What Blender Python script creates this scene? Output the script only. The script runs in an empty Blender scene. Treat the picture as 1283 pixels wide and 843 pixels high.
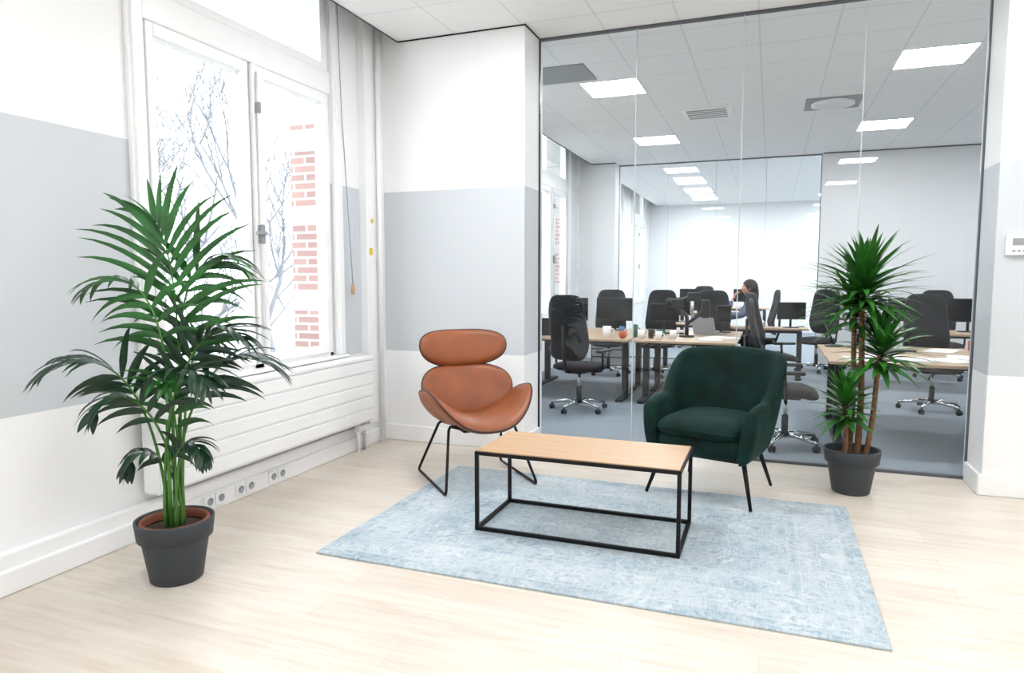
import bpy, bmesh, math, random
from mathutils import Vector, Matrix
random.seed(7)
V=Vector
scene=bpy.context.scene
scene.view_settings.view_transform='Standard'
scene.view_settings.exposure=0.0

def lin(c):
    out=[]
    for x in c[:3]:
        x=x/255.0
        out.append(x/12.92 if x<=0.04045 else ((x+0.055)/1.055)**2.4)
    return (out[0],out[1],out[2],1.0)

# ---------------------------------------------------------------- materials
def newmat(name):
    m=bpy.data.materials.new(name); m.use_nodes=True
    nt=m.node_tree; b=nt.nodes['Principled BSDF']
    return m,nt,b
def N(nt,t,**k):
    n=nt.nodes.new(t)
    for a,v in k.items(): setattr(n,a,v)
    return n
def math_(nt,op,a,b=None,c=None):
    n=N(nt,'ShaderNodeMath',operation=op)
    for i,x in enumerate((a,b,c)):
        if x is None: continue
        if isinstance(x,(int,float)): n.inputs[i].default_value=x
        else: nt.links.new(x,n.inputs[i])
    return n.outputs[0]
def mixc(nt,f,a,b):
    n=N(nt,'ShaderNodeMix',data_type='RGBA')
    if isinstance(f,(int,float)): n.inputs[0].default_value=f
    else: nt.links.new(f,n.inputs[0])
    for i,x in ((6,a),(7,b)):
        if isinstance(x,tuple): n.inputs[i].default_value=x
        else: nt.links.new(x,n.inputs[i])
    return n.outputs[2]
def noise(nt,scale,vec=None,detail=4,rough=.5):
    n=N(nt,'ShaderNodeTexNoise'); n.inputs['Scale'].default_value=scale; n.inputs['Detail'].default_value=detail
    n.inputs['Roughness'].default_value=rough
    if vec is not None: nt.links.new(vec,n.inputs['Vector'])
    return n.outputs['Fac']
def ramp(nt,f,p0,p1):
    n=N(nt,'ShaderNodeMapRange'); nt.links.new(f,n.inputs[0])
    n.inputs[1].default_value=p0; n.inputs[2].default_value=p1
    return n.outputs[0]
def bump(nt,b,h,strength=.2,dist=.01):
    n=N(nt,'ShaderNodeBump'); n.inputs['Strength'].default_value=strength; n.inputs['Distance'].default_value=dist
    nt.links.new(h,n.inputs['Height']); nt.links.new(n.outputs[0],b.inputs['Normal'])
def mat(name,col,rough=.5,metal=0,var=.06,vs=8,bmp=0,bs=200,sheen=0,spec=.5,coat=0):
    m,nt,b=newmat(name)
    c=lin(col); g=N(nt,'ShaderNodeTexCoord')
    f=noise(nt,vs,g.outputs['Object'])
    lo=tuple(x*(1-var) for x in c[:3])+(1,); hi=tuple(min(1,x*(1+var)) for x in c[:3])+(1,)
    nt.links.new(mixc(nt,ramp(nt,f,.3,.7),lo,hi),b.inputs['Base Color'])
    b.inputs['Roughness'].default_value=rough; b.inputs['Metallic'].default_value=metal
    b.inputs['Specular IOR Level'].default_value=spec
    if sheen:
        b.inputs['Sheen Weight'].default_value=sheen; b.inputs['Sheen Roughness'].default_value=.35
        b.inputs['Sheen Tint'].default_value=tuple(min(1,x*5+.02) for x in c[:3])+(1,)
    if coat: b.inputs['Coat Weight'].default_value=coat
    if bmp: bump(nt,b,noise(nt,bs,g.outputs['Object']),bmp,.004)
    return m
def emis(name,col,s):
    m,nt,b=newmat(name)
    b.inputs['Base Color'].default_value=(.9,.9,.9,1)
    b.inputs['Emission Color'].default_value=lin(col); b.inputs['Emission Strength'].default_value=s
    return m
def wallmat():
    m,nt,b=newmat('wall_paint_banded')
    g=N(nt,'ShaderNodeNewGeometry'); s=N(nt,'ShaderNodeSeparateXYZ'); nt.links.new(g.outputs['Position'],s.inputs[0])
    z=s.outputs[2]
    f=math_(nt,'MULTIPLY',math_(nt,'GREATER_THAN',z,.695),math_(nt,'LESS_THAN',z,1.895))
    w=mixc(nt,noise(nt,1.5,g.outputs['Position']),lin((240,241,243)),lin((244,245,246)))
    nt.links.new(mixc(nt,f,w,lin((203,208,213))),b.inputs['Base Color'])
    b.inputs['Roughness'].default_value=.6
    bump(nt,b,noise(nt,120,g.outputs['Position']),.05,.002)
    return m
def ceilmat():
    m,nt,b=newmat('ceiling_tiles')
    g=N(nt,'ShaderNodeNewGeometry'); s=N(nt,'ShaderNodeSeparateXYZ'); nt.links.new(g.outputs['Position'],s.inputs[0])
    fs=[]
    for o,c in ((s.outputs[0],-1.4),(s.outputs[1],6.35)):
        t=math_(nt,'FRACT',math_(nt,'DIVIDE',math_(nt,'SUBTRACT',o,c-.255-51.0),.51))
        fs.append(math_(nt,'GREATER_THAN',math_(nt,'ABSOLUTE',math_(nt,'SUBTRACT',t,.5)),.488))
    f=math_(nt,'MAXIMUM',fs[0],fs[1])
    w=mixc(nt,noise(nt,60,g.outputs['Position']),lin((246,247,248)),lin((251,252,252)))
    nt.links.new(mixc(nt,f,w,lin((230,233,235))),b.inputs['Base Color'])
    b.inputs['Roughness'].default_value=.8
    return m
def floormat():
    m,nt,b=newmat('light_oak_laminate')
    g=N(nt,'ShaderNodeNewGeometry')
    br=N(nt,'ShaderNodeTexBrick'); nt.links.new(g.outputs['Position'],br.inputs['Vector'])
    br.inputs['Scale'].default_value=1; br.inputs['Brick Width'].default_value=1.15; br.inputs['Row Height'].default_value=.165
    br.inputs['Mortar Size'].default_value=.0012; br.inputs['Mortar Smooth'].default_value=.2; br.offset=.37
    br.inputs['Color1'].default_value=lin((217,209,198)); br.inputs['Color2'].default_value=lin((209,199,187))
    br.inputs['Mortar'].default_value=lin((190,176,160))
    mp=N(nt,'ShaderNodeMapping'); nt.links.new(g.outputs['Position'],mp.inputs[0]); mp.inputs['Scale'].default_value=(1.2,14,1)
    gr=noise(nt,2.2,mp.outputs[0],8,.65)
    mp2=N(nt,'ShaderNodeMapping'); nt.links.new(g.outputs['Position'],mp2.inputs[0]); mp2.inputs['Scale'].default_value=(1,4,1)
    kn=noise(nt,1.7,mp2.outputs[0],3)
    c=mixc(nt,ramp(nt,gr,.42,.74),br.outputs['Color'],lin((197,182,166)))
    c=mixc(nt,math_(nt,'MULTIPLY',ramp(nt,kn,.45,.75),.5),c,lin((226,219,210)))
    nt.links.new(c,b.inputs['Base Color'])
    b.inputs['Roughness'].default_value=.36; b.inputs['Specular IOR Level'].default_value=.5
    bump(nt,b,gr,.05,.002)
    return m
def rugmat():
    m,nt,b=newmat('distressed_vintage_rug')
    g=N(nt,'ShaderNodeNewGeometry'); s=N(nt,'ShaderNodeSeparateXYZ'); nt.links.new(g.outputs['Position'],s.inputs[0])
    cx,cy,hx,hy=-.74,3.265,1.16,.765
    ax=math_(nt,'ABSOLUTE',math_(nt,'SUBTRACT',s.outputs[0],cx)); ay=math_(nt,'ABSOLUTE',math_(nt,'SUBTRACT',s.outputs[1],cy))
    d=math_(nt,'MINIMUM',math_(nt,'SUBTRACT',hx,ax),math_(nt,'SUBTRACT',hy,ay))
    cmb=N(nt,'ShaderNodeCombineXYZ'); nt.links.new(ax,cmb.inputs[0]); nt.links.new(ay,cmb.inputs[1])
    wn=N(nt,'ShaderNodeTexNoise'); wn.inputs['Scale'].default_value=14; wn.inputs['Detail'].default_value=5; nt.links.new(cmb.outputs[0],wn.inputs['Vector'])
    vm=N(nt,'ShaderNodeVectorMath',operation='MULTIPLY_ADD'); nt.links.new(wn.outputs['Color'],vm.inputs[0]); vm.inputs[1].default_value=(.12,.12,0); nt.links.new(cmb.outputs[0],vm.inputs[2])
    vo=N(nt,'ShaderNodeTexVoronoi'); vo.inputs['Scale'].default_value=6; nt.links.new(vm.outputs[0],vo.inputs['Vector'])
    orn=math_(nt,'SINE',math_(nt,'MULTIPLY',vo.outputs['Distance'],30))
    wv=N(nt,'ShaderNodeTexVoronoi'); wv.feature='DISTANCE_TO_EDGE'; wv.inputs['Scale'].default_value=15; nt.links.new(vm.outputs[0],wv.inputs['Vector'])
    orn2=math_(nt,'SUBTRACT',1.0,ramp(nt,wv.outputs['Distance'],.02,.14))
    pat=math_(nt,'MAXIMUM',ramp(nt,orn,-.1,1.0),math_(nt,'MULTIPLY',orn2,.7))
    def line(c0,w_): return math_(nt,'LESS_THAN',math_(nt,'ABSOLUTE',math_(nt,'SUBTRACT',d,c0)),w_)
    st=math_(nt,'MAXIMUM',line(.075,.009),math_(nt,'MAXIMUM',line(.27,.012),line(.31,.006)))
    wear=noise(nt,3.2,g.outputs['Position'],8,.7)
    wear2=noise(nt,34,g.outputs['Position'],6,.8)
    wear3=noise(nt,6,g.outputs['Position'],6,.7)
    mp=N(nt,'ShaderNodeMapping'); nt.links.new(g.outputs['Position'],mp.inputs[0]); mp.inputs['Scale'].default_value=(3,60,1)
    strk=noise(nt,3,mp.outputs[0],4,.6)
    mp3=N(nt,'ShaderNodeMapping'); nt.links.new(g.outputs['Position'],mp3.inputs[0]); mp3.inputs['Scale'].default_value=(60,3,1)
    strk2=noise(nt,3,mp3.outputs[0],4,.6)
    c=mixc(nt,ramp(nt,wear,.36,.64),lin((138,158,173)),lin((178,191,199)))
    inner=math_(nt,'MULTIPLY',math_(nt,'LESS_THAN',d,.27),math_(nt,'GREATER_THAN',d,.075))
    c=mixc(nt,math_(nt,'MULTIPLY',inner,.4),c,lin((193,201,205)))
    mask=math_(nt,'MULTIPLY',math_(nt,'MAXIMUM',pat,st),math_(nt,'MULTIPLY',ramp(nt,wear2,.34,.64),ramp(nt,wear3,.30,.62)))
    c=mixc(nt,math_(nt,'MULTIPLY',mask,.85),c,lin((218,220,217)))
    dk=math_(nt,'MULTIPLY',math_(nt,'SUBTRACT',1.0,pat),ramp(nt,wear2,.47,.66))
    c=mixc(nt,math_(nt,'MULTIPLY',dk,.6),c,lin((104,131,150)))
    c=mixc(nt,math_(nt,'MULTIPLY',ramp(nt,strk,.48,.76),.5),c,lin((122,146,162)))
    c=mixc(nt,math_(nt,'MULTIPLY',ramp(nt,strk2,.48,.78),.6),c,lin((208,213,213)))
    nt.links.new(c,b.inputs['Base Color']); b.inputs['Roughness'].default_value=.95
    bump(nt,b,wear2,.3,.004)
    return m
def carpetmat():
    m,nt,b=newmat('office_carpet')
    g=N(nt,'ShaderNodeNewGeometry')
    f=noise(nt,160,g.outputs['Position'],4,.7); f2=noise(nt,1.6,g.outputs['Position'],3)
    c=mixc(nt,ramp(nt,f,.3,.7),lin((110,120,130)),lin((137,147,156)))
    c=mixc(nt,math_(nt,'MULTIPLY',f2,.4),c,lin((148,156,163)))
    nt.links.new(c,b.inputs['Base Color']); b.inputs['Roughness'].default_value=.9
    return m
def brickmat(name,bw,rh,ms,c1,c2,mo):
    m,nt,b=newmat(name)
    g=N(nt,'ShaderNodeNewGeometry'); s=N(nt,'ShaderNodeSeparateXYZ'); nt.links.new(g.outputs['Position'],s.inputs[0])
    cm=N(nt,'ShaderNodeCombineXYZ'); nt.links.new(math_(nt,'ADD',s.outputs[0],s.outputs[1]),cm.inputs[0]); nt.links.new(s.outputs[2],cm.inputs[1])
    br=N(nt,'ShaderNodeTexBrick'); nt.links.new(cm.outputs[0],br.inputs['Vector'])
    br.inputs['Scale'].default_value=1; br.inputs['Brick Width'].default_value=bw; br.inputs['Row Height'].default_value=rh
    br.inputs['Mortar Size'].default_value=ms
    br.inputs['Color1'].default_value=lin(c1); br.inputs['Color2'].default_value=lin(c2); br.inputs['Mortar'].default_value=lin(mo)
    nt.links.new(br.outputs['Color'],b.inputs['Base Color']); b.inputs['Roughness'].default_value=.9
    return m
def glassmat(name,tint,base=.035,k=.9):
    m=bpy.data.materials.new(name); m.use_nodes=True; nt=m.node_tree
    for n in list(nt.nodes):
        if n.type!='OUTPUT_MATERIAL': nt.nodes.remove(n)
    out=[n for n in nt.nodes if n.type=='OUTPUT_MATERIAL'][0]
    lw=N(nt,'ShaderNodeLayerWeight'); lw.inputs[0].default_value=.5
    r=math_(nt,'ADD',math_(nt,'MULTIPLY',math_(nt,'POWER',lw.outputs['Facing'],5.0),k),base)
    t=N(nt,'ShaderNodeBsdfTransparent'); t.inputs[0].default_value=tint
    gl=N(nt,'ShaderNodeBsdfGlossy'); gl.inputs['Roughness'].default_value=0.0
    mx=N(nt,'ShaderNodeMixShader'); nt.links.new(r,mx.inputs[0]); nt.links.new(t.outputs[0],mx.inputs[1]); nt.links.new(gl.outputs[0],mx.inputs[2])
    nt.links.new(mx.outputs[0],out.inputs[0])
    return m
def woodmat(name,c1,c2,rough=.4):
    m,nt,b=newmat(name); g=N(nt,'ShaderNodeTexCoord')
    mp=N(nt,'ShaderNodeMapping'); nt.links.new(g.outputs['Object'],mp.inputs[0]); mp.inputs['Scale'].default_value=(1.5,22,8)
    f=noise(nt,2.5,mp.outputs[0],8,.6)
    nt.links.new(mixc(nt,ramp(nt,f,.35,.7),lin(c1),lin(c2)),b.inputs['Base Color']); b.inputs['Roughness'].default_value=rough
    return m

M_wall=wallmat(); M_ceil=ceilmat(); M_floor=floormat(); M_rug=rugmat(); M_carpet=carpetmat()
M_brick=brickmat('brick_facade',.42,.15,.018,(142,112,108),(126,102,100),(165,162,160))
M_brick2=brickmat('brick_reveal',.19,.058,.009,(176,144,138),(160,130,126),(200,197,194))
M_white=mat('white_paint',(242,243,244),.45,var=.01)
M_wall2=mat('white_wall_paint',(234,235,236),.6,var=.01)
M_trim=mat('white_gloss_trim',(244,245,246),.3,var=.01)
M_glass=glassmat('partition_glass',(.965,.98,.985,1),.026)
M_wglass=glassmat('window_glass',(.98,.985,.985,1),.02)
M_black=mat('black_metal',(22,23,25),.45,.6,var=.1)
M_dgrey=mat('dark_grey_profile',(92,96,100),.5,.2,var=.05)
M_blackp=mat('black_plastic',(18,20,23),.5,var=.1)
M_mesh=mat('black_mesh_fabric',(17,20,25),.85,var=.2,vs=40,bmp=.3,bs=400)
M_chrome=mat('chrome',(200,203,206),.15,1,var=.02)
M_seam=mat('glass_seam_silicone',(190,200,203),.3,var=.02)
M_panel=emis('led_panel',(253,254,255),36.0)
M_panel2=emis('led_panel_office',(253,254,255),43.0)
M_leather=mat('cognac_leather',(140,77,42),.42,var=.2,vs=6,bmp=.12,bs=130)
M_stitch=mat('dark_leather_piping',(60,32,20),.5)
M_velvet=mat('green_velvet',(6,36,31),.8,var=.5,vs=7,bmp=.15,bs=60,sheen=.28,spec=.2)
M_oakt=woodmat('oak_tabletop',(196,164,130),(178,142,107))
M_desk=woodmat('birch_desktop',(186,162,134),(172,144,115))
M_pot=mat('anthracite_pot',(54,59,65),.6,var=.05,bmp=.05)
M_terra=mat('terracotta',(128,74,52),.8)
M_soil=mat('potting_soil',(50,30,22),.95,var=.5,vs=60,bmp=1,bs=60)
M_palm=mat('palm_leaf',(36,92,38),.38,var=.5,vs=7)
M_palm2=mat('palm_leaf_dark',(14,52,30),.36,var=.4,vs=7)
M_stem=mat('palm_stem',(66,118,42),.5,var=.3,vs=14)
M_yuc=mat('dracaena_leaf',(46,106,36),.38,var=.5,vs=9)
M_bark=mat('dracaena_bark',(120,88,64),.85,var=.3,vs=40,bmp=.6,bs=60)
M_tree=mat('tree_bark',(134,137,143),.9)
M_ground=mat('street_ground',(150,152,150),.9)
M_stone=mat('pale_stone',(190,189,187),.8)
M_grey=mat('grey_plastic',(150,154,158),.6)
M_screen=mat('dark_screen',(14,16,20),.15)
M_paper=mat('paper',(232,232,230),.8)
M_orange=mat('orange_plastic',(190,84,40),.5)
M_yellow=mat('yellow_sticker',(222,192,60),.6)
M_skin=mat('skin',(196,142,116),.55)
M_hair=mat('brown_hair',(30,21,18),.55,var=.3,vs=60)
M_sweat=mat('grey_blue_sweater',(92,106,130),.85,bmp=.3)
M_jeans=mat('dark_jeans',(34,40,58),.85)
M_shoe=mat('white_shoes',(210,210,208),.6)
M_blue=mat('blue_plastic',(50,100,145),.5)
M_teal=mat('green_bottle',(40,100,80),.4)

# ---------------------------------------------------------------- mesh builder
class MB:
    def __init__(s): s.v=[];s.f=[];s.m=[];s.sm=[];s.mats=[]
    def mi(s,m):
        if m not in s.mats: s.mats.append(m)
        return s.mats.index(m)
    def add(s,vs,fs,m,smooth=True):
        o=len(s.v); s.v+= [tuple(p) for p in vs]; i=s.mi(m)
        for f in fs: s.f.append(tuple(o+k for k in f)); s.m.append(i); s.sm.append(smooth)
    def box(s,x0,x1,y0,y1,z0,z1,m,bev=0,T=None,seg=2):
        bm=bmesh.new(); bmesh.ops.create_cube(bm,size=1)
        for v in bm.verts: v.co=V(((x0+x1)/2+v.co.x*(x1-x0),(y0+y1)/2+v.co.y*(y1-y0),(z0+z1)/2+v.co.z*(z1-z0)))
        if bev: bmesh.ops.bevel(bm,geom=list(bm.edges),offset=bev,segments=seg,affect='EDGES',profile=.5)
        if T is not None: bm.transform(T)
        bm.verts.index_update()
        s.add([v.co.copy() for v in bm.verts],[[v.index for v in f.verts] for f in bm.faces],m,False); bm.free()
    def tube(s,pts,r,m,n=10,closed=False,cap=True,flat=1.0):
        pts=[V(p) for p in pts]; L=len(pts)
        rs=r if isinstance(r,(list,tuple)) else [r]*L
        vs=[];fs=[]; prev=None
        for i,p in enumerate(pts):
            if closed: t=(pts[(i+1)%L]-pts[i-1])
            else: t=pts[min(i+1,L-1)]-pts[max(i-1,0)]
            if t.length<1e-9: t=V((0,0,1))
            t.normalize()
            if prev is None:
                a=V((0,0,1)) if abs(t.z)<.9 else V((1,0,0)); u=t.cross(a).normalized()
            else:
                u=prev-t*prev.dot(t)
                if u.length<1e-6: u=t.cross(V((1,0,0)))
                u.normalize()
            prev=u; w=t.cross(u)
            for k in range(n):
                a=2*math.pi*k/n; vs.append(p+(u*math.cos(a)+w*math.sin(a)*flat)*rs[i])
        R=L if closed else L-1
        for i in range(R):
            j=(i+1)%L
            for k in range(n): fs.append((i*n+k,i*n+(k+1)%n,j*n+(k+1)%n,j*n+k))
        if cap and not closed:
            fs.append(tuple(range(n-1,-1,-1))); fs.append(tuple((L-1)*n+k for k in range(n)))
        s.add(vs,fs,m)
    def lathe(s,prof,c,m,n=40,T=None):
        vs=[];fs=[];c=V(c)
        for r,z in prof:
            for k in range(n):
                a=2*math.pi*k/n; p=V((r*math.cos(a),r*math.sin(a),z))
                if T is not None: p=T@p
                vs.append(c+p)
        for i in range(len(prof)-1):
            for k in range(n): fs.append((i*n+k,i*n+(k+1)%n,(i+1)*n+(k+1)%n,(i+1)*n+k))
        s.add(vs,fs,m)
    def pad(s,hw,hh,t,fn,m,pw=2.4,edge=4,n=64,rings=14,pipe=None,pm=None,tb=None):
        if tb is None: tb=t
        def xy(r,a):
            c,q=math.cos(a),math.sin(a)
            return hw*r*math.copysign(abs(c)**(2/pw),c), hh*r*math.copysign(abs(q)**(2/pw),q)
        vs=[];fs=[]
        def ring(r,sg):
            o=len(vs)
            h=(max(0,1-r**edge))**.5*(t if sg>0 else -tb)
            for k in range(n):
                x,y=xy(r,2*math.pi*k/n); vs.append(V(fn(x,y,h)))
            return o
        vs.append(V(fn(0,0,t))); rr=[math.sin(math.pi/2*j/rings) for j in range(1,rings+1)]
        os_=[ring(r,1) for r in rr]; 
        for k in range(n): fs.append((0,os_[0]+k,os_[0]+(k+1)%n))
        ob=[ring(r,-1) for r in rr[:-1][::-1]]
        seq=os_+ob
        for a,b in zip(seq[:-1],seq[1:]):
            for k in range(n): fs.append((a+k,b+k,b+(k+1)%n,a+(k+1)%n))
        c=len(vs); vs.append(V(fn(0,0,-tb)))
        for k in range(n): fs.append((seq[-1]+k,c,seq[-1]+(k+1)%n))
        s.add(vs,fs,m)
        if pipe:
            s.tube([fn(*xy(1.0,2*math.pi*k/n),0) for k in range(n)],pipe,pm,n=6,closed=True)
    def blade(s,p,d,L,w,droop,m,up=V((0,0,1)),seg=6,fold=.35,clamp=None):
        d=V(d).normalized(); sd=d.cross(up)
        if sd.length<1e-3: sd=V((1,0,0))
        sd.normalize(); vs=[];fs=[]; p=V(p); q=p.copy(); dd=d.copy()
        for i in range(seg+1):
            t=i/seg
            ww=w*(min(1,(t+.08)*3.2))*(1-t**2.2)**.8 if t<1 else .0004
            nrm=sd.cross(dd).normalized()
            if nrm.z<0: nrm=-nrm
            vs+= [q-sd*ww+nrm*ww*fold,q.copy(),q+sd*ww+nrm*ww*fold]
            dd=(dd+V((0,0,-1))*droop/seg*(1+t)).normalized()
            q=q+dd*L/seg
        if clamp: vs=[clamp(v) for v in vs]
        for i in range(seg):
            a=i*3; fs+=[(a,a+1,a+4,a+3),(a+1,a+2,a+5,a+4)]
        s.add(vs,fs,m)
    def finish(s,name,loc=(0,0,0),rz=0,scale=1,parent=None,auto=True):
        me=bpy.data.meshes.new(name); me.from_pydata(s.v,[],s.f)
        for m in s.mats: me.materials.append(m)
        me.polygons.foreach_set('material_index',s.m); me.polygons.foreach_set('use_smooth',s.sm); me.update()
        ob=bpy.data.objects.new(name,me); scene.collection.objects.link(ob)
        ob.location=loc; ob.rotation_euler=(0,0,rz); ob.scale=(scale,)*3
        if parent: ob.parent=parent
        return ob
def roundpath(pts,rad,n=6):
    pts=[V(p) for p in pts]; out=[pts[0]]
    for i in range(1,len(pts)-1):
        a,b,c=pts[i-1],pts[i],pts[i+1]
        p=b+(a-b).normalized()*min(rad,(a-b).length*.45); q=b+(c-b).normalized()*min(rad,(c-b).length*.45)
        for k in range(n+1):
            t=k/n; out.append(p*(1-t)**2+b*2*t*(1-t)+q*t*t)
    out.append(pts[-1]); return out
def simple(name,boxes,m,bev=0):
    b=MB()
    for q in boxes: b.box(*q,m,bev)
    return b.finish(name)
def sst(a,b,x):
    t=max(0,min(1,(x-a)/(b-a))); return t*t*(3-2*t)

# ---------------------------------------------------------------- room shell
CZ=2.99; XW=-2.83; XE=6.0; YB=-7.0; YP=4.58; YG=4.90; YP2=10.4; YG2=10.7; YR=17.0
simple('floor',[(-3.1,XE+.1,YB-.1,4.88,-.1,0)],M_floor)
simple('floor_office',[(-3.1,XE+.1,4.88,YR+.1,-.1,0)],M_carpet)
simple('ceiling',[(-2.63,XE,YB,4.885,CZ,CZ+.05)],M_ceil)
simple('ceiling_office',[(-2.63,XE,4.915,YG2-.02,CZ,CZ+.05),(-2.63,XE,YG2+.02,YR,CZ,CZ+.05)],M_ceil)
simple('ceiling_slab',[(-3.1,XE+.1,YB-.1,YR+.1,3.45,3.6)],M_white)
wins=[-5.2,-1.9,2.50,5.35,8.3,12.2,14.8]
WW=1.5
def leftwall():
    a=MB(); ys=[YB]
    for y in wins: ys+= [y,y+WW]
    ys.append(YR)
    for i in range(0,len(ys),2):
        y0,y1=ys[i],ys[i+1]
        if y0<4.9<y1:
            a.box(-3.1,XW,y0,4.9,0,3.45,M_wall); a.box(-3.1,XW,4.9,y1,0,3.45,M_wall2)
        else: a.box(-3.1,XW,y0,y1,0,3.45,M_wall if y1<4.9 else M_wall2)
    for y in wins:
        mm=M_wall if y<4.9 else M_wall2
        a.box(-3.1,XW,y,y+WW,0,.70,M_white); a.box(-3.1,XW,y,y+WW,3.35,3.45,mm)
        # outer brick reveals with stone blocks
        for (ya,yb) in ((y,y+.012),(y+WW-.012,y+WW)):
            a.box(-3.16,-2.935,ya,yb,.70,2.30,M_brick2); a.box(-3.16,-2.935,ya,yb,2.30,3.35,M_stone)
            for zz in (1.02,1.62,2.12): a.box(-3.165,-2.934,ya-.001,yb+.001,zz,zz+.13,M_stone)
        a.box(-3.2,-2.935,y,y+WW,.66,.70,M_stone)
    a.finish('wall_left')
leftwall()
simple('wall_right',[(XE,XE+.15,YB,YR,0,3.45)],M_wall2)
simple('wall_behind',[(-3.1,XE+.1,YB-.15,YB,0,3.45)],M_wall2)
simple('wall_rear',[(-3.1,XE+.1,YR,YR+.15,0,3.45)],M_wall2)
b=MB(); b.box(XW,-1.635,YP,4.98,0,3.45,M_wall,.004); b.finish('wall_pilaster_left')
b=MB(); b.box(1.175,XE,YP,4.98,0,3.45,M_wall,.004); b.finish('wall_pilaster_right')
b=MB(); b.box(XW,-2.25,YP2,YG2+.08,0,3.45,M_wall2); b.finish('wall_office_pilaster')
b=MB(); b.box(.63,XE,YG2-.08,YG2+.08,0,3.45,M_wall2); b.finish('wall_office_back')
simple('trim_bulkhead',[(-1.635,1.175,4.885,4.915,CZ-.001,3.45),(-2.25,.63,YG2-.02,YG2+.02,CZ-.001,3.45)],M_white)
b=MB()  # dark strips along the ceiling edge, shade of the shadow gap put in as colour
b.box(-2.640,-2.630,YB,YP-.001,CZ-.006,CZ+.055,M_dgrey)
b.box(-2.63,-1.628,YP-.008,YP,CZ-.008,CZ-.0005,M_black)
b.box(-1.635,-1.628,YP,4.88,CZ-.008,CZ-.0005,M_black)
b.box(1.168,XE,YP-.008,YP,CZ-.008,CZ-.0005,M_dgrey)
b.box(-2.640,-2.630,4.99,YP2,CZ-.008,CZ+.055,M_dgrey)
b.box(-2.63,-2.25,YP2-.012,YP2,CZ-.015,CZ-.0005,M_dgrey); b.box(.64,XE,YG2-.095,YG2-.08,CZ-.015,CZ-.0005,M_dgrey)
b.finish('trim_ceiling_shadow_gap')

b=MB(); b.box(XW,XW+.035,YB,YP,0,.165,M_trim,.008); b.box(XW,XW+.055,YB,YP,0,.10,M_trim,.008)
b.finish('baseboard_left')
b=MB(); b.box(XW+.056,-1.62,YP-.022,YP,0,.12,M_trim,.006); b.box(-1.635,-1.613,YP-.02,4.87,0,.12,M_trim,.006); b.finish('baseboard_pilaster')
b=MB(); b.box(1.155,XE,YP-.022,YP,0,.12,M_trim,.006); b.box(1.153,1.175,YP-.02,4.87,0,.12,M_trim,.006); b.finish('baseboard_right')
b=MB(); b.box(XW,XW+.06,4.33,YP,.165,3.45,M_white,.004); b.tube([(XW+.09,4.46,.0),(XW+.09,4.46,3.4)],.018,M_white,12)
b.finish('trim_corner_casing')

def window(i,y,proper):
    b=MB(); z0,z1,z2,z3=.70,2.48,2.63,3.35; xo,xi=-2.93,-2.845
    y1=y+WW
    b.box(xo,xi,y,y+.035,z0,z3,M_trim,.003); b.box(xo,xi,y1-.035,y1,z0,z3,M_trim,.003)
    b.box(xo,xi,y,y1,z0,z0+.04,M_trim,.003); b.box(xo,xi,y,y1,z3-.04,z3,M_trim,.003)
    b.box(xo,xi+.02,y,y1,z1,z2,M_trim,.01); b.box(xo,xi,y+.72,y+.80,z0,z1,M_trim,.003)
    for a,c in ((y+.035,y+.72),(y+.80,y1-.035)):
        w=.045; X0,X1=-2.905,-2.83
        for q in ((a,a+w,z0+.04,z1),(c-w,c,z0+.04,z1),(a+w,c-w,z0+.04,z0+.04+w),(a+w,c-w,z1-w-.02,z1)):
            b.box(X0,X1,*q,M_trim,.005)
        b.box(-2.872,-2.868,a+w,c-w,z0+.08,z1-.06,M_wglass)
    for a,c in ((y+.035,y1-.035),):
        w=.05
        for q in ((a,a+w,z2,z3-.04),(c-w,c,z2,z3-.04),(a+w,c-w,z2,z2+w),(a+w,c-w,z3-.09,z3-.04)):
            b.box(-2.905,-2.835,*q,M_trim,.005)
        b.box(-2.872,-2.868,a+w,c-w,z2+.05,z3-.09,M_wglass)
    b.box(-2.845,-2.815,y+.735,y+.785,z0+.04,z1,M_trim,.01)
    b.tube([(-2.80,y+.76,z0+.1),(-2.80,y+.76,z1-.05)],.008,M_trim,8)
    b.box(-2.815,-2.785,y+.745,y+.775,1.45,1.56,M_grey,.005); b.box(-2.79,-2.77,y+.70,y+.775,1.50,1.52,M_grey,.004)
    b.box(-2.815,-2.785,y+.75,y+.77,2.2,2.26,M_grey,.004)
    for q in ((y-.09,y,.715,3.44),(y1,y1+.09,.715,3.44)):
        b.box(XW,XW+.028,*q,M_trim,.006)
        b.box(XW,XW+.042,q[0]+.015,q[0]+.035,.715,3.44,M_trim,.006)
    b.box(XW-.02,XW+.05,y-.1,y1+.1,.692,.715,M_trim,.006)
    return b.finish('window_%d'%i)
for i,y in enumerate(wins): window(i+1,y,1)

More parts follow.
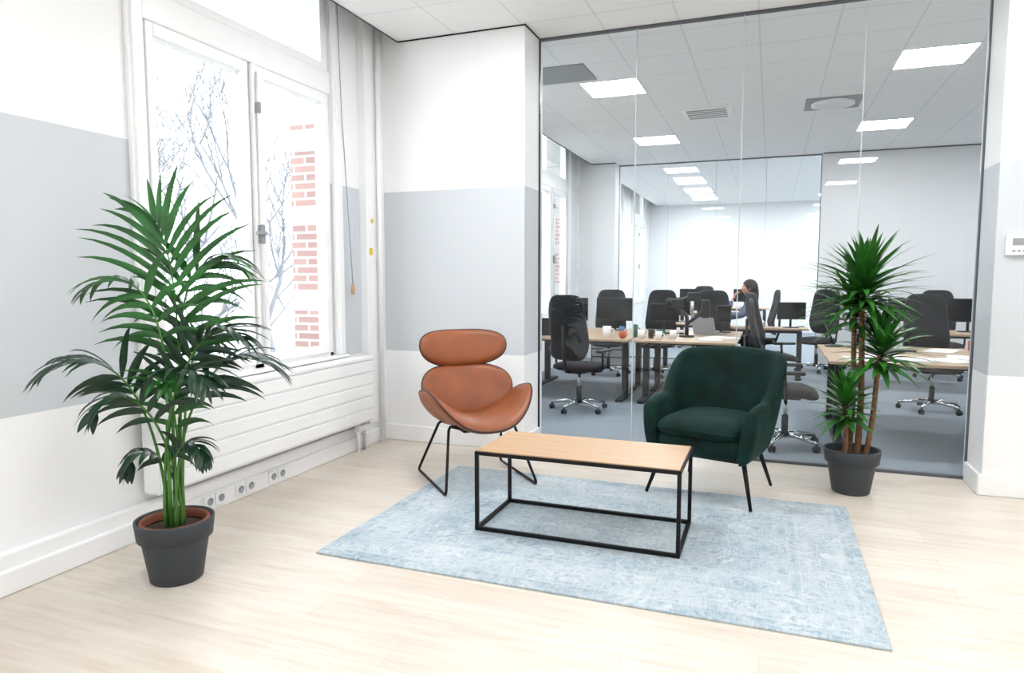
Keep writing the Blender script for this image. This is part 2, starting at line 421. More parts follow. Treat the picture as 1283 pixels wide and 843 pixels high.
b=MB()
b.box(-2.80,-2.70,2.38,4.27,.21,.665,M_trim,.012)
for k in range(5): b.box(-2.703,-2.692,2.39,4.26,.225+k*.088,.225+k*.088+.078,M_trim,.004)
b.box(-2.775,-2.69,2.37,4.28,.66,.69,M_trim,.008)
for k in range(60): b.box(-2.77,-2.71,2.42+k*.0305,2.43+k*.0305,.688,.6915,M_trim)
b.tube([(-2.74,4.2,.22),(-2.74,4.2,0.0)],.012,M_chrome,10)
b.tube([(-2.74,4.13,.22),(-2.74,4.13,0.0)],.012,M_trim,10)
b.box(-2.76,-2.72,4.11,4.22,.15,.19,M_trim,.006)
b.finish('radiator')
b=MB()
for y in (2.72,2.80,2.95,3.03,3.22,3.30):
    b.box(-2.777,-2.765,y,y+.07,.025,.095,M_trim,.004)
    b.lathe([(.0,.0),(.018,.0),(.021,.004)],(-2.764,y+.035,.06),M_grey,16,Matrix.Rotation(math.pi/2,4,'Y'))
b.finish('power_socket_strip')
b=MB(); b.tube([(-2.78,4.02,3.3),(-2.775,4.05,2.4),(-2.77,4.12,1.45),(-2.77,4.14,1.2)],.0035,M_grey,6)
b.lathe([(0,-.04),(.012,-.035),(.016,0),(.01,.035),(0,.04)],(-2.77,4.14,1.17),M_oakt,12)
b.finish('blind_cord')
b=MB(); b.lathe([(0,.004),(.016,.004),(.018,0)],(-2.768,4.40,1.67),M_yellow,12,Matrix.Rotation(math.pi/2,4,'Y')); b.box(-2.771,-2.766,4.36,4.40,1.42,1.47,M_yellow); b.finish('yellow_sticker')

def glasswall(name,x0,x1,y,seams):
    b=MB(); b.box(x0+.003,x1-.003,y-.005,y+.005,.015,CZ-.01,M_glass)
    o=b.finish(name)
    t=MB()
    t.box(x0,x1,y-.018,y+.018,CZ-.016,CZ-.001,M_dgrey); t.box(x0,x1,y-.015,y+.015,0,.016,M_dgrey)
    t.box(x0,x0+.006,y-.015,y+.015,0,CZ-.016,M_black); t.box(x1-.010,x1,y-.012,y+.012,0,CZ-.016,M_dgrey)
    for s in seams: t.box(s-.003,s+.003,y-.0065,y+.0065,.016,CZ-.016,M_seam)
    t.finish(name.replace('window','trim'))
glasswall('window_partition',-1.635,1.175,YG,(-.92,-.21,.51))
glasswall('window_office_partition',-2.25,.63,YG2,(-1.5,-.8,-.1))

def panel(name,x,y,m):
    b=MB(); h=.25
    b.box(x-h,x+h,y-h,y+h,CZ-.006,CZ-.0005,m)
    for q in ((x-h-.01,x+h+.01,y-h-.01,y-h),(x-h-.01,x+h+.01,y+h,y+h+.01),(x-h-.01,x-h,y-h,y+h),(x+h,x+h+.01,y-h,y+h)):
        b.box(*q,CZ-.01,CZ-.0005,M_trim)
    b.finish(name)
for y in (3.45,.9,-1.65,-4.2,6.35,8.9,11.45,12.9,14.3,15.7):
    for x in (-1.4,1.15,3.7): panel('ceiling_led_panel',x,y,M_panel if y<5 else M_panel2)
b=MB(); b.box(-.93,-.43,7.4,7.9,CZ-.012,CZ-.0005,M_trim,.003)
for k in range(5): b.box(-.88,-.48,7.46+k*.085,7.49+k*.085,CZ-.016,CZ-.01,M_grey)
b.finish('ceiling_air_vent')
b=MB(); b.box(.27,.78,7.4,7.9,CZ-.008,CZ-.0005,M_grey)
b.lathe([(.2,0),(.2,-.02),(.15,-.03),(.14,-.015),(.09,-.03),(.08,-.015),(.0,-.02)],(.525,7.65,CZ-.005),M_trim,32)
b.finish('ceiling_round_diffuser')
b=MB(); b.box(-1.98,-1.48,5.55,6.02,CZ-.01,CZ-.0005,M_grey,.002); b.finish('ceiling_speaker_panel')
b=MB(); b.box(1.22,1.35,YP-.025,YP,1.375,1.49,M_white,.006); b.box(1.25,1.32,YP-.027,YP-.024,1.43,1.47,M_grey); 
for k in range(3): b.box(1.25+k*.025,1.265+k*.025,YP-.028,YP-.024,1.395,1.405,M_grey)
b.finish('wall_thermostat')

# ---------------------------------------------------------------- outside
simple('street_ground',[(-60,-3.2,-30,60,-3.7,-3.5)],M_ground)
b=MB(); b.box(-13.5,-9.6,20,25,-3.5,4.3,M_brick)
b.box(-13.6,-9.5,19.9,25.1,4.3,4.6,M_stone); 
for z in (.2,2.3): b.box(-13.56,-9.55,19.94,25.05,z,z+.35,M_stone)
for x in (-12.0,-10.6):
    for z in (-2,.8,2.75):
        b.box(x-.35,x+.35,19.93,20.05,z,z+1.2,M_stone); b.box(x-.28,x+.28,19.9,20,z+.08,z+1.1,M_screen)
b.finish('brick_house')
def tree(name,x,y,h,seed):
    rnd=random.Random(seed); b=MB()
    def br(p,d,L,r,dep):
        pts=[p]; q=p.copy(); dd=d.copy()
        for i in range(4):
            dd=(dd+V((rnd.uniform(-.16,.16),rnd.uniform(-.16,.16),rnd.uniform(-.02,.14)))).normalized(); q=q+dd*L/4; pts.append(q.copy())
        b.tube(pts,[r*(1-.12*i) for i in range(5)],M_tree,5 if dep<2 else 3,cap=False)
        if dep>=7: return
        for i in range(3 if dep<6 else 2):
            k=rnd.choice((2,3,4)); ax=V((rnd.uniform(-1,1),rnd.uniform(-1,1),rnd.uniform(-.2,.8))).normalized()
            br(pts[k],(dd*.9+ax*.8).normalized(),L*rnd.uniform(.62,.78),r*.60,dep+1)
    br(V((x,y,-3.5)),V((0,0,1)),h,.12,0)
    b.finish(name)
tree('bare_tree',-8.8,6.7,3.3,3); tree('bare_tree',-15.5,11.5,4.0,11); tree('bare_tree',-11.5,10.2,3.6,8); tree('bare_tree',-12,14.5,3.6,21)

# ---------------------------------------------------------------- rug
b=MB(); b.box(-1.9,.42,2.5,4.03,.0,.010,M_rug,.003); b.finish('area_rug')
RZ=.0105
# ---------------------------------------------------------------- coffee table
b=MB(); w,d,h,t=.495,.235,.395,.009
for sx in (-1,1):
    for sy in (-1,1):
        x=sx*(w-t);y=sy*(d-t); b.box(x-t,x+t,y-t,y+t,0,h,M_black,.0015)
for sy in (-1,1):
    y=sy*(d-t)
    for z in (t,h-t): b.box(-w+2*t,w-2*t,y-t,y+t,z-t,z+t,M_black,.0015)
for sx in (-1,1):
    x=sx*(w-t)
    for z in (t,h-t): b.box(x-t,x+t,-d+2*t,d-2*t,z-t,z+t,M_black,.0015)
b.box(-w+.008,w-.008,-d+.008,d-.008,h-.018,h+.005,M_oakt,.002)
b.finish('coffee_table',(-.835,3.235,RZ),math.radians(0))

# ---------------------------------------------------------------- leather lounge chair
b=MB()
def seat(x,y,h):
    q=abs(x)/.34; z=.365+.185*q**2.5; dz=math.copysign(2.5*.185/.34*q**1.5,x)
    if y<-.08: z-=.9*(-y-.08)**1.6
    z+= -.06*y/.28 + (max(0,y)/.28)**2*.06
    n=V((-dz,0,1)).normalized()
    return V((x*(1-.05*q),y,z))+n*h
b.pad(.355,.295,.040,seat,M_leather,pw=2.5,edge=5,pipe=.0065,pm=M_stitch,n=80,rings=18)
def mk(c,u,curve):
    c=V(c); u=V(u).normalized(); n=V((0,-u.z,u.y))
    def f(x,y,h): return c+V((x*(1+.10*y/.17 if y<0 else 1),0,0))+u*y+n*(curve*(x/.3)**2+h)
    return f
b.pad(.300,.175,.038,mk((0,.225,.515),(0,.32,.95),.095),M_leather,pw=2.5,edge=5,pipe=.0065,pm=M_stitch,n=80)
b.pad(.290,.118,.044,mk((0,.30,.785),(0,.22,.97),.095),M_leather,pw=2.7,edge=5,pipe=.0065,pm=M_stitch,n=80)
for sx in (-.09,.09):
    b.tube(roundpath([(sx,-.05,.335),(sx,.2,.31),(sx,.262,.42),(sx,.345,.72),(sx,.355,.80)],.06),.009,M_black)
for sx in (-1,1):
    b.tube(roundpath([(sx*.05,-.10,.335),(sx*.205,-.10,.365),(sx*.285,-.29,.009),(sx*.285,.30,.009),(sx*.205,.08,.365),(sx*.05,.08,.335)],.035),.0085,M_black,10)
b.tube([(-.2,-.10,.36),(-.1,-.10,.332),(.1,-.10,.332),(.2,-.10,.36)],.008,M_black); b.tube([(-.2,.08,.36),(-.1,.08,.325),(.1,.08,.325),(.2,.08,.36)],.008,M_black)
b.box(-.12,.12,-.12,.1,.318,.332,M_black,.004)
b.finish('leather_lounge_chair',(-1.68,3.81,RZ),math.radians(43.6))

# ---------------------------------------------------------------- green armchair
b=MB()
def plan(s):
    A=.30
    if s<A: t=s/A; return V((-.355,-.31+t*.33)),V((-1,0))
    if s>1-A: t=(1-s)/A; return V((.355,-.31+t*.33)),V((1,0))
    a=math.pi-(s-A)/(1-2*A)*math.pi; c,q=math.cos(a),math.sin(a); e=2/2.6
    return V((.355*math.copysign(abs(c)**e,c),.02+.31*abs(q)**e)),V((c,q)).normalized()
NS=110; rows=[]; 
for i in range(NS+1):
    s=i/NS; p,nn=plan(s); bk=sst(-.02,.26,p.y); bk2=sst(-.02,.30,p.y); zt=.550+.235*bk-.02*(1-sst(-.31,-.1,p.y))+.022*(1-min(1,abs(p.x)/.33)**2)*bk; zb=.235
    e=min(s,1-s)*3.6; er=min(1,e/.16); ef=math.sqrt(max(0,1-(1-er)**2)); th=.085*(.25+.75*ef); zt=zt-.05*(1-ef)
    fl=.055+.03*bk2; row=[]
    def P(o,z):
        zf=(z-zb)/.5; off=-.055+ fl*1.5*zf**.8 + o
        return V((p.x+nn.x*off,p.y+nn.y*off+bk2*.06*zf,z))
    r=th/2
    for k in range(9):
        z=zb+(zt-r-zb)*k/8+.001; bul=.012*math.sin(math.pi*k/8); row.append(P(r+bul-(.02 if k==0 else 0),z))
    for k in range(1,8):
        a=math.pi*k/8; row.append(P(r*math.cos(a),zt-r+r*math.sin(a)))
    for k in range(9):
        z=zt-r-(zt-r-zb-.02)*k/8; row.append(P(-r-.006*math.sin(math.pi*k/8),z))
    rows.append(row)
m=len(rows[0]); vs=[v for r in rows for v in r]; fs=[]
for i in range(NS):
    for k in range(m-1): fs.append((i*m+k,(i+1)*m+k,(i+1)*m+k+1,i*m+k+1))
    fs.append((i*m+m-1,(i+1)*m+m-1,(i+1)*m,i*m))
fs.append(tuple(range(m))); fs.append(tuple(NS*m+k for k in range(m-1,-1,-1)))
b.add(vs,fs,M_velvet)
def flat(c):
    c=V(c)
    return lambda x,y,h: c+V((x,y,h))
b.pad(.33,.31,.075,flat((0,-.01,.31)),M_velvet,pw=4.5,edge=8)
b.pad(.305,.315,.055,lambda x,y,h: V((x,-.045+y,.390+h+.014*(1-(x/.3)**2))),M_velvet,pw=4.2,edge=7,pipe=.006,pm=M_velvet)
# upholstered body is slimmer than the splayed leg frame
b.v=[(x*.83-.012,y*.90,z) for (x,y,z) in b.v]
for fx,fy,tx,ty in ((-.30,-.27,-.225,-.19),(.30,-.27,.225,-.19),(-.255,.27,-.19,.18),(.255,.27,.19,.18)):
    b.tube([(tx,ty,.27),(fx,fy,.0)],[.015,.009],M_black,12)
b.box(-.23,.23,-.2,.19,.225,.245,M_black,.004)
b.finish('green_velvet_armchair',(-.28,4.09,RZ+.003),math.radians(-15.4))

# ---------------------------------------------------------------- plants
def pot(b,inner):
    b.lathe([(0,0),(.096,0),(.102,.006),(.130,.175),(.133,.18),(.145,.182),(.153,.25),(.153,.258),(.147,.260),(.143,.25),(.138,.2),(.138,.19)],(0,0,0),M_pot,56)
    if inner: b.lathe([(.136,.19),(.136,.249),(.133,.254),(.124,.254),(.122,.240),(.120,.22)],(0,0,0),M_terra,48)
    b.lathe([(.138,.21),(.11,.218),(.06,.228),(.0,.232)],(0,0,0),M_soil,36)
R_=V((.9354,.3535,0)); F_=V((-.3535,.9354,0))
def bez(p0,p1,p2,p3,t): return p0*(1-t)**3+p1*3*t*(1-t)**2+p2*3*t*t*(1-t)+p3*t**3
def palm(loc):
    b=MB(); pot(b,True); rnd=random.Random(4); L0=V(loc)
    def clamp(v):
        w=v+L0; lim=-2.67 if w.z<.75 else -2.775
        if w.x<lim: v=V((lim-L0.x,v.y,v.z))
        return v
    fr=[((-.04,.03,1.47),(.08,0,1.30),.38,.46,0,13,.6),
        ((.26,.06,1.30),(-.02,.04,1.44),.27,.52,0,9,.8),
        ((-.26,-.04,1.22),(.04,-.02,1.36),.24,.52,0,9,.9),
        ((.32,-.06,1.02),(.10,0,1.14),.24,.5,1,11,.6),
        ((.38,.10,.88),(.14,.04,1.04),.25,.5,1,11,.6),
        ((.24,-.22,.86),(.08,-.08,1.02),.21,.5,1,9,.6),
        ((-.35,-.18,.90),(-.12,-.08,1.04),.25,.48,1,12,.7),
        ((-.18,-.20,.74),(-.08,-.1,.92),.19,.5,1,9,.8),
        ((.05,-.12,.84),(.02,-.06,.90),.19,.45,0,8,.8),
        ((.17,-.10,.54),(.09,-.05,.70),.13,.5,1,8,.9),
        ((-.14,-.08,.48),(-.07,-.05,.66),.13,.5,1,8,.9),
        ((.10,.20,.98),(.05,.08,1.08),.21,.5,1,8,.7)]
    for tip,ct,ll,st,mi,n,dr in fr:
        a=rnd.uniform(0,6.28); p0=V((.035*math.cos(a),.035*math.sin(a),.22))
        tp=R_*tip[0]+F_*tip[1]+V((0,0,tip[2])); cp=R_*ct[0]+F_*ct[1]+V((0,0,ct[2]))
        p1=p0+V((p0.x*.3,p0.y*.3,(cp.z-.22)*.5)); 
        pts=[bez(p0,p1,cp,tp,i/24) for i in range(25)]
        b.tube([clamp(p) for p in pts],[.0070*(1-i/24*.75) for i in range(25)],M_stem,7)
        M=(M_palm,M_palm2)[mi]
        for k in range(n):
            u=k/(n-1); t=st+(1-st)*u; p=bez(p0,p1,cp,tp,t); T=(bez(p0,p1,cp,tp,min(1,t+.01))-bez(p0,p1,cp,tp,t-.01)).normalized()
            S=T.cross(F_) if abs(T.z)>.75 else T.cross(V((0,0,1)))
            S.normalize(); U=S.cross(T)
            if U.z<0 and abs(T.z)<.75: U=-U
            for sg in (-1,1):
                an=math.radians(28+42*u+rnd.uniform(-6,6)); 
                d=S*sg*math.cos(an)+T*math.sin(an)+V((0,0,.18))
                L=ll*(.70+.55*math.sin(math.pi*min(1,u*.8+.12))-.35*u)*rnd.uniform(.88,1.08)
                b.blade(p,d,L,.0160*rnd.uniform(.85,1.2),dr*rnd.uniform(.8,1.3),M,up=U if U.length>.1 else V((0,0,1)),clamp=clamp,seg=7)
        b.blade(tp,(T+V((0,0,-.1))),ll*.5,.011,.4,M,clamp=clamp)
    for k in range(4):
        a=rnd.uniform(0,6.28); r=rnd.uniform(.01,.045); p=V((r*math.cos(a),r*math.sin(a),.22))
        b.tube([p,p*1.05+V((0,0,.2)),p*1.1+V((0,0,.38+rnd.uniform(0,.2)))],[.010,.008,.004],M_stem,7)
    b.finish('potted_kentia_palm',loc)
palm((-2.29,2.09,0))
def dracaena(loc):
    b=MB(); pot(b,False); rnd=random.Random(9)
    def head(c,n,L,tilt=V((0,0,1))):
        for k in range(n):
            u=k/n; a=k*2.39996; el=math.radians(80-98*u**.9+rnd.uniform(-8,8))
            d=V((math.cos(a)*math.cos(el),math.sin(a)*math.cos(el),math.sin(el)))+tilt*.1
            p=c+V((0,0,-.14*u+.04))
            b.blade(p,d,L*rnd.uniform(.85,1.1)*(.78+.3*math.sin(math.pi*u)),.0225,rnd.uniform(.25,.6),M_yuc,seg=7,fold=.22)
    def trunk(p0,p1,r):
        pts=[]; rs=[]
        for i in range(26):
            t=i/25; p=p0.lerp(p1,t)+V((.008*math.sin(t*5),.008*math.cos(t*4),0)); pts.append(p); rs.append(r*(1-.25*t)*(1+.07*(i%2)))
        b.tube(pts,rs,M_bark,12)
    t1=R_*.03+V((0,0,1.20)); t2=R_*.12-F_*.05+V((0,0,.84)); t3=R_*(-.07)-F_*.05+V((0,0,.53)); t4=R_*.02+F_*.06+V((0,0,1.08))
    trunk(R_*.03+V((0,0,.2)),t1,.018); trunk(R_*.06-F_*.03+V((0,0,.2)),t2,.016); trunk(R_*(-.06)-F_*.02+V((0,0,.2)),t3,.014); trunk(F_*.04+V((0,0,.2)),t4,.016)
    head(t1,120,.36); head(t4,60,.32); head(t2,95,.29); head(t3,65,.23)
    b.finish('potted_dracaena',loc)
dracaena((.475,4.37,0))

# ---------------------------------------------------------------- office furniture
def office_chair(x,y,rz,chrome=True,s=.86,tall=True):
    b=MB(); mt=M_chrome if chrome else M_blackp
    for k in range(5):
        a=2*math.pi*k/5+.3; c,q=math.cos(a),math.sin(a)
        b.tube([(0,0,.10),(.12*c,.12*q,.105),(.31*c,.31*q,.075)],[.028,.022,.014],mt,8)
        R=Matrix.Rotation(a,4,'Z')@Matrix.Rotation(math.pi/2,4,'X')
        for o in (-.016,.016):
            b.lathe([(0,o-.009),(.024,o-.009),(.028,o-.004),(.028,o+.004),(.024,o+.009),(0,o+.009)],(.31*c,.31*q,.03),M_blackp,16,R)
        b.tube([(.31*c,.31*q,.03),(.31*c,.31*q,.08)],.008,M_blackp,6)
    b.tube([(0,0,.08),(0,0,.27)],.028,M_blackp,14); b.tube([(0,0,.2),(0,0,.44)],.016,M_chrome,12)
    b.box(-.11,.11,-.12,.14,.42,.455,M_blackp,.01)
    b.pad(.255,.25,.045,lambda X,Y,h: V((X,Y-.01,.49+h-(.25*max(0,-Y-.12)))),M_mesh,pw=4,edge=6,n=40,rings=8)
    H=.34 if tall else .27
    b.pad(.235,H,.022,lambda X,Y,h: V((X*(1-.12*(Y+H)/(2*H)),.27+.10*(Y+H)*.6-.0+ -.35*X*X - .06*math.exp(-((Y+.12)/.15)**2)-h,.62+H*.9+Y)),M_mesh,pw=5,edge=6,n=48,rings=8,pipe=.012,pm=M_blackp)
    b.tube(roundpath([(0,.1,.44),(0,.28,.45),(0,.335,.62),(0,.34,.95)],.06),.018,M_blackp,8)
    for sx in (-1,1):
        b.tube(roundpath([(sx*.1,.0,.44),(sx*.29,.0,.45),(sx*.30,.02,.66)],.05),.014,M_blackp,8)
        b.box(sx*.30-.035,sx*.30+.035,-.14,.12,.66,.69,M_blackp,.012)
    b.finish('office_chair',(x,y,0),rz,s)
def desk(x0,x1,y0,y1,T=True):
    b=MB(); z=.64
    b.box(x0,x1,y0,y1,z-.022,z,M_desk,.003)
    ym=(y0+y1)/2
    for x in (x0+.1,x1-.1):
        b.box(x-.03,x+.03,ym-.035,ym+.035,.02,z-.05,M_blackp,.004); b.box(x-.035,x+.035,y0+.05,y1-.05,0,.028,M_blackp,.006)
        b.box(x-.02,x+.02,y0+.06,y1-.06,z-.06,z-.022,M_blackp)
    b.box(x0+.1,x1-.1,ym-.02,ym+.02,z-.07,z-.035,M_blackp)
    b.finish('office_desk')
desk(-2.6,-1.30,6.68,7.44); desk(-1.28,-.28,6.68,7.44); desk(-2.6,-1.30,7.46,8.22); desk(-1.28,-.28,7.46,8.22)
desk(.42,1.75,5.50,6.17); desk(.42,1.75,6.19,6.86); desk(1.77,3.1,5.5,6.17)
desk(-.55,.45,8.9,9.22); desk(-1.45,-.62,9.3,10.0); desk(.9,2.4,8.6,9.3); desk(-1.6,-.2,12.4,13.2); desk(-2.0,0,14.6,15.4)
r=math.radians
office_chair(-1.67,6.22,r(165)); office_chair(-1.95,8.72,r(5)); office_chair(-1.35,8.75,r(-10))
office_chair(.13,5.42,r(90)); office_chair(1.45,7.35,r(10)); office_chair(.05,7.75,r(110)); office_chair(2.4,7.2,r(0)); office_chair(-.62,8.62,r(10))
office_chair(.60,9.95,r(-30)); office_chair(2.0,9.75,r(5)); office_chair(-1.2,14.0,r(180))

def monitor(x,y,rz,w=.46,h=.28,s=.95):
    b=MB()
    b.box(-w/2,w/2,-.012,.012,.12,.12+h,M_blackp,.006); b.box(-w/2+.012,w/2-.012,-.0135,-.011,.135,.108+h,M_screen)
    b.tube([(0,.03,.01),(0,.03,.22)],.016,M_blackp,10); b.box(-.02,.02,.01,.03,.18,.24,M_blackp); b.box(-.1,.1,-.05,.09,0,.012,M_blackp,.004)
    b.finish('computer_monitor',(x,y,.64),rz,s)
monitor(-1.12,7.85,r(10),.34,.22); monitor(-2.2,7.75,r(0)); monitor(-.48,7.95,r(60),.3,.22,.9); monitor(1.9,6.5,r(10)); monitor(-1.0,12.8,r(0)); monitor(1.5,8.95,0); monitor(-1.7,7.9,r(-5)); monitor(2.1,9.0,0); monitor(.25,9.05,r(15),.4,.25,.85); monitor(-1.2,9.7,r(-20),.42,.26,.9); monitor(-1.6,15.0,0); monitor(-.5,15.0,0)
def laptop(x,y,rz,m):
    b=MB(); b.box(-.16,.16,-.11,.11,0,.014,m,.004); b.box(-.14,.14,-.03,.09,.014,.0155,M_screen)
    T=Matrix.Translation((0,.11,.012))@Matrix.Rotation(r(-18),4,'X'); b.box(-.16,.16,-.004,.004,0,.21,m,.003,T); b.box(-.15,.15,-.0055,-.004,.01,.2,M_screen,0,T)
    b.finish('laptop',(x,y,.64),rz,.9)
laptop(-.85,9.6,r(90),M_grey); laptop(-2.3,7.0,r(180),M_blackp); laptop(1.0,8.85,r(20),M_grey); laptop(-.6,7.7,r(150),M_grey)
b=MB(); b.lathe([(0,0),(.07,0),(.07,.015),(0,.02)],(0,0,0),M_blackp,20)
b.tube(roundpath([(0,0,.01),(0,0,.2),(-.12,0,.30),(.02,0,.38)],.03),.018,M_blackp,8)
b.tube(roundpath([(0,0,.12),(.12,0,.22),(.17,0,.34)],.03),.017,M_blackp,8)
b.box(-.17,-.03,-.03,.03,.27,.36,M_blackp,.012); b.box(.0,.12,-.035,.035,.34,.42,M_blackp,.012); b.box(.13,.2,-.03,.03,.18,.35,M_blackp,.012)
b.lathe([(0,-.03),(.035,-.03),(.035,.03),(0,.04)],(-.16,0,.33),M_blackp,16)
b.finish('dual_camera_rig',(-.80,7.25,.64),r(10),1.1)
def lamp(x,y,a):
    b=MB(); b.lathe([(0,0),(.08,0),(.08,.012),(.02,.02),(0,.02)],(0,0,0),M_blackp,24)
    b.tube([(0,0,.015),(.10,0,.22)],.008,M_blackp,8); b.tube([(.10,0,.22),(-.06,0,.42)],.008,M_blackp,8)
    b.lathe([(.012,.05),(.022,.04),(.06,-.03),(.056,-.03),(.018,.036),(0,.045)],(-.08,0,.40),M_blackp,24,Matrix.Rotation(r(25),4,'Y'))
    b.finish('desk_lamp',(x,y,.64),a)
lamp(.55,6.7,r(200)); lamp(1.25,9.1,r(30))
def cup(name,x,y,m,R=.034,h=.085,z=.64):
    b=MB(); b.lathe([(0,0),(R*.8,0),(R,h),(R*.92,h),(R*.75,.008),(0,.008)],(0,0,0),m,20)
    b.tube([(R*.9,0,h*.8),(R*1.6,0,h*.7),(R*1.6,0,h*.35),(R*.85,0,h*.25)],.005,m,6)
    b.finish(name,(x,y,z))
cup('coffee_mug',-1.55,6.85,M_paper,.045,.12); cup('coffee_mug',-1.2,6.85,M_paper,.038,.09); cup('coffee_mug',-1.05,7.1,M_teal); cup('coffee_mug',-1.46,7.15,M_blue,.03,.1); cup('coffee_mug',1.6,6.7,M_orange); cup('coffee_mug',-.9,6.95,M_paper); cup('coffee_mug',-1.02,6.8,M_paper); cup('coffee_mug',-.1,9.05,M_paper); cup('coffee_mug',-1.3,7.05,M_teal,.03,.13); cup('coffee_mug',-1.12,6.95,M_screen,.03,.1)
b=MB(); b.lathe([(.06*math.sin(math.pi*k/14),-.06*math.cos(math.pi*k/14)) for k in range(15)],(0,0,.06),M_orange,24)
for a in (0,math.pi/2): b.tube([(.0605*math.cos(a)*math.sin(t),.0605*math.sin(a)*math.sin(t),.06+.0605*math.cos(t)) for t in [2*math.pi*k/24 for k in range(24)]],.0015,M_blackp,4,closed=True)
b.finish('orange_ball',(-1.38,6.82,.64),0,.7)
b=MB(); b.lathe([(0,0),(.04,0),(.045,.01),(.045,.15),(.03,.17),(.03,.2),(0,.2)],(0,0,0),M_screen,20); b.finish('thermos_flask',(1.62,6.0,.64))
def papers(lst):
    b=MB()
    for i,(x,y,a) in enumerate(lst):
        b.box(-.105,.105,-.15,.15,.0,.006+.004*(i%3),M_paper,0,Matrix.Translation((x,y,.641))@Matrix.Rotation(r(a),4,'Z'))
    b.finish('paper_stack')
papers(((.66,5.70,10),(.82,5.95,-20),(1.0,5.75,5),(1.25,5.8,30),(1.38,6.0,-8)))
papers(((1.35,6.55,-25),)); papers(((-.55,7.0,12),(-.45,7.2,60)))
def keyboard(x,y,a):
    b=MB(); b.box(-.2,.2,-.06,.06,0,.018,M_blackp,.005)
    for i in range(4):
        for j in range(13): b.box(-.19+j*.029,-.165+j*.029,-.05+i*.026,-.028+i*.026,.018,.023,M_grey,.002)
    b.finish('keyboard',(x,y,.641),r(a),.9)
keyboard(.95,6.38,8); keyboard(-1.05,7.62,0)
b=MB(); b.box(-.3,.3,-.2,.2,0,.02,M_blackp,.006); b.box(-.28,.28,-.18,.18,.02,.42,M_blackp,.008)
for z in (.05,.18,.31): b.box(-.26,.26,-.19,-.178,z,z+.11,M_grey,.004); b.box(-.06,.06,-.2,-.188,z+.05,z+.062,M_chrome)
b.finish('drawer_pedestal',(-2.1,9.5,0),0,.86)
b=MB(); b.lathe([(0,0),(.1,0),(.13,.3),(.125,.3),(.095,.01),(0,.01)],(0,0,0),M_blackp,28); b.finish('waste_bin',(-.12,6.9,0))

# ---------------------------------------------------------------- person seated at the desk
def skin_obj(name,verts,edges,radii,m,parent,root=0):
    me=bpy.data.meshes.new(name); me.from_pydata(verts,edges,[]); me.materials.append(m)
    o=bpy.data.objects.new(name,me); scene.collection.objects.link(o); o.parent=parent
    sk=o.modifiers.new('skin','SKIN'); sk.use_smooth_shade=True
    for i,v in enumerate(me.skin_vertices[0].data):
        rr=radii[i]; v.radius=rr if isinstance(rr,tuple) else (rr,rr); v.use_root=(i==root)
    ss=o.modifiers.new('sub','SUBSURF'); ss.levels=2; ss.render_levels=2
    return o
P=bpy.data.objects.new('seated_person',None); scene.collection.objects.link(P)
P.location=(-.22,9.62,0); P.rotation_euler=(0,0,r(-80)); P.scale=(.9,.9,.9)
vv=[(0,.02,.50),(0,.03,.66),(0,.02,.84),(0,-.01,1.00),(0,-.035,1.09),
    (.16,-.01,1.02),(.20,-.18,.84),(.12,-.36,.86),(.07,-.30,1.06),
    (-.16,-.01,1.02),(-.21,-.14,.82),(-.15,-.38,.78)]
ee=[(0,1),(1,2),(2,3),(3,4),(3,5),(5,6),(6,7),(7,8),(3,9),(9,10),(10,11)]
rd=[(.15,.12),(.13,.10),(.14,.10),(.12,.085),(.05,.05),.065,.052,.045,.034,.065,.05,.036]
skin_obj('sweater',vv,ee,rd,M_sweat,P)
vv=[(0,.02,.50),(.09,-.02,.49),(.13,-.42,.50),(.13,-.44,.10),(-.09,-.02,.49),(-.13,-.42,.50),(-.13,-.40,.10)]
skin_obj('jeans',vv,[(0,1),(1,2),(2,3),(0,4),(4,5),(5,6)],[(.13,.11),.09,.065,.045,.09,.065,.045],M_jeans,P)
b=MB()
for x,y in ((.13,-.48),(-.13,-.44)):
    b.pad(.045,.12,.035,lambda X,Y,h,x=x,y=y: V((x+X,y+Y,.045+h+(.02 if Y>.03 else 0))),M_shoe,pw=2.6,edge=4,n=24,rings=6)
b.finish('shoes',parent=P)
b=MB()
def headf(th,ph):
    x=.076*math.sin(th)*math.cos(ph); y=.098*math.sin(th)*math.sin(ph); z=.118*math.cos(th)
    if z<-.02: k=1-.28*min(1,(-z-.02)/.1); x*=k; y=y*k-.012*min(1,(-z-.02)/.1)
    if y<0:
        y-= .022*math.exp(-((x/.014)**2+((z+.012)/.022)**2))
        y-= .007*math.exp(-((x/.026)**2+((z+.055)/.012)**2))
        for sx in (-1,1): y+= .010*math.exp(-(((x-sx*.031)/.016)**2+((z-.012)/.013)**2))
    return V((x,y-.05,z+1.235))
vs=[headf(math.pi*i/28,2*math.pi*k/40) for i in range(29) for k in range(40)]
b.add(vs,[(i*40+k,(i+1)*40+k,(i+1)*40+(k+1)%40,i*40+(k+1)%40) for i in range(28) for k in range(40)],M_skin)
b.tube([(0,-.03,1.05),(0,-.035,1.16)],[.05,.048],M_skin,16)
for sx in (-1,1):
    b.lathe([(.010*math.sin(math.pi*k/8),-.010*math.cos(math.pi*k/8)) for k in range(9)],(sx*.031,-.130,1.247),M_paper,12)
    b.lathe([(.005*math.sin(math.pi*k/8),-.005*math.cos(math.pi*k/8)) for k in range(9)],(sx*.031,-.137,1.247),M_hair,10)
    b.tube([(sx*.018,-.139,1.268),(sx*.032,-.141,1.272),(sx*.046,-.134,1.267)],.003,M_hair,6)
    b.pad(.016,.03,.006,lambda X,Y,h,sx=sx: V((sx*(.078+h),-.045+X,1.235+Y)),M_skin,n=16,rings=4)
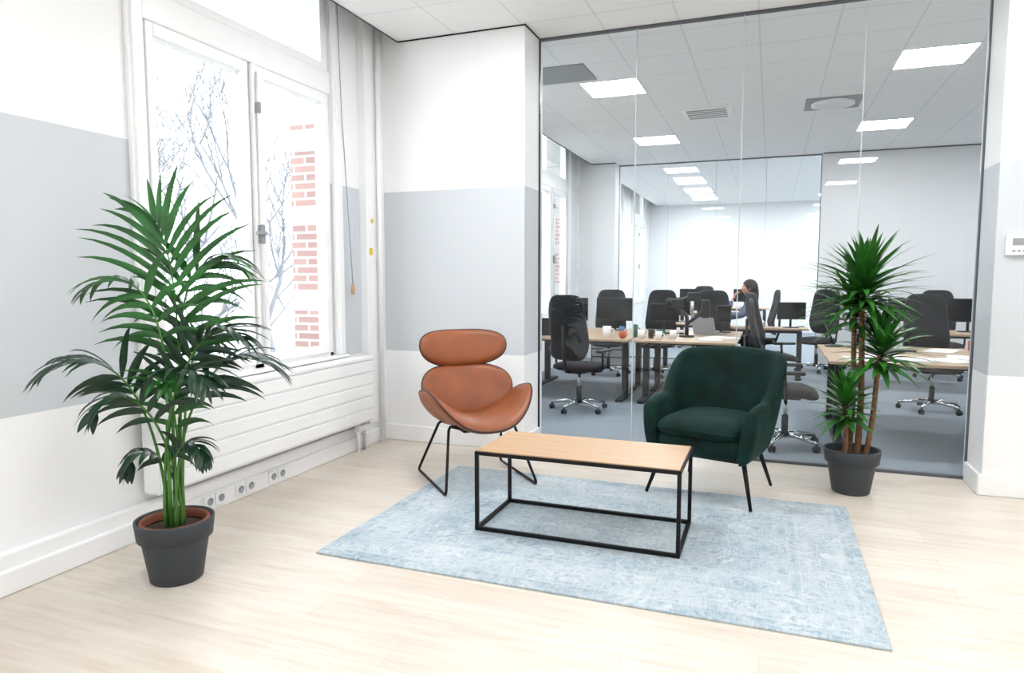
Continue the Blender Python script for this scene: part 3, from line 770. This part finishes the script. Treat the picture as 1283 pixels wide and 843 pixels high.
b.tube([(-.024,-.137,1.180),(0,-.144,1.178),(.024,-.137,1.180)],[.003,.0055,.003],M_terra,6)
def hand(w,d,up,side,mm=M_skin):
    w=V(w);d=V(d).normalized();up=V(up).normalized();sd=d.cross(up).normalized()*side
    T=lambda a,bb,c: w+d*a+sd*bb+up*c
    b.pad(.042,.05,.014,lambda X,Y,h: T(.05+Y,X,h),mm,pw=3,n=20,rings=5)
    for i,L in enumerate((.068,.078,.073,.058)):
        o=-.031+.0207*i; b.tube([T(.08,o,0),T(.095+L*.35,o*1.1,.004),T(.095+L*.7,o*1.15,-.014),T(.095+L*.9,o*1.15,-.034)],[.0095,.009,.008,.006],mm,8)
    b.tube([T(.02,-.035,-.002),T(.05,-.062,-.01),T(.08,-.066,-.024)],[.012,.010,.007],mm,8)
hand((.07,-.30,1.06),(-.25,.55,.9),(0,-1,.3),1); hand((-.15,-.38,.78),(.15,-1,-.05),(0,0,1),-1)
b.finish('head_and_hands',parent=P)
b=MB()
def hairf(th,ph):
    s=1.14+.02*math.sin(ph*9); p=V((.076*math.sin(th)*math.cos(ph)*s,.102*math.sin(th)*math.sin(ph)*s,.118*math.cos(th)*1.1))
    return V((p.x,p.y-.040,p.z+1.245))
vs=[];fs=[];n=40;mr=18
for i in range(mr+1):
    for k in range(n):
        ph=2*math.pi*k/n; front=max(0,-math.sin(ph)); mx=math.pi*(.78-.46*front**.7); vs.append(hairf(mx*i/mr,ph))
for i in range(mr):
    for k in range(n): fs.append((i*n+k,(i+1)*n+k,(i+1)*n+(k+1)%n,i*n+(k+1)%n))
b.add(vs,fs,M_hair)
b.pad(.07,.12,.03,lambda X,Y,h: V((X,.055+h+.02*Y,1.13+Y)),M_hair,pw=2.4,n=30,rings=8)
b.finish('hair',parent=P)
office_chair(-.16,9.64,r(-80))

# ---------------------------------------------------------------- world, camera
w=bpy.data.worlds.new('World'); scene.world=w; w.use_nodes=True
bg=w.node_tree.nodes['Background']; bg.inputs[0].default_value=(.91,.96,1,1); bg.inputs[1].default_value=5.2
cam=bpy.data.cameras.new('Camera'); co=bpy.data.objects.new('Camera',cam); scene.collection.objects.link(co)
cam.sensor_fit='HORIZONTAL'; cam.sensor_width=36; cam.lens=36*855/1283; cam.clip_end=200
co.location=(0,0,1.25); co.rotation_euler=(r(90-4.9),0,r(20.7))
scene.camera=co
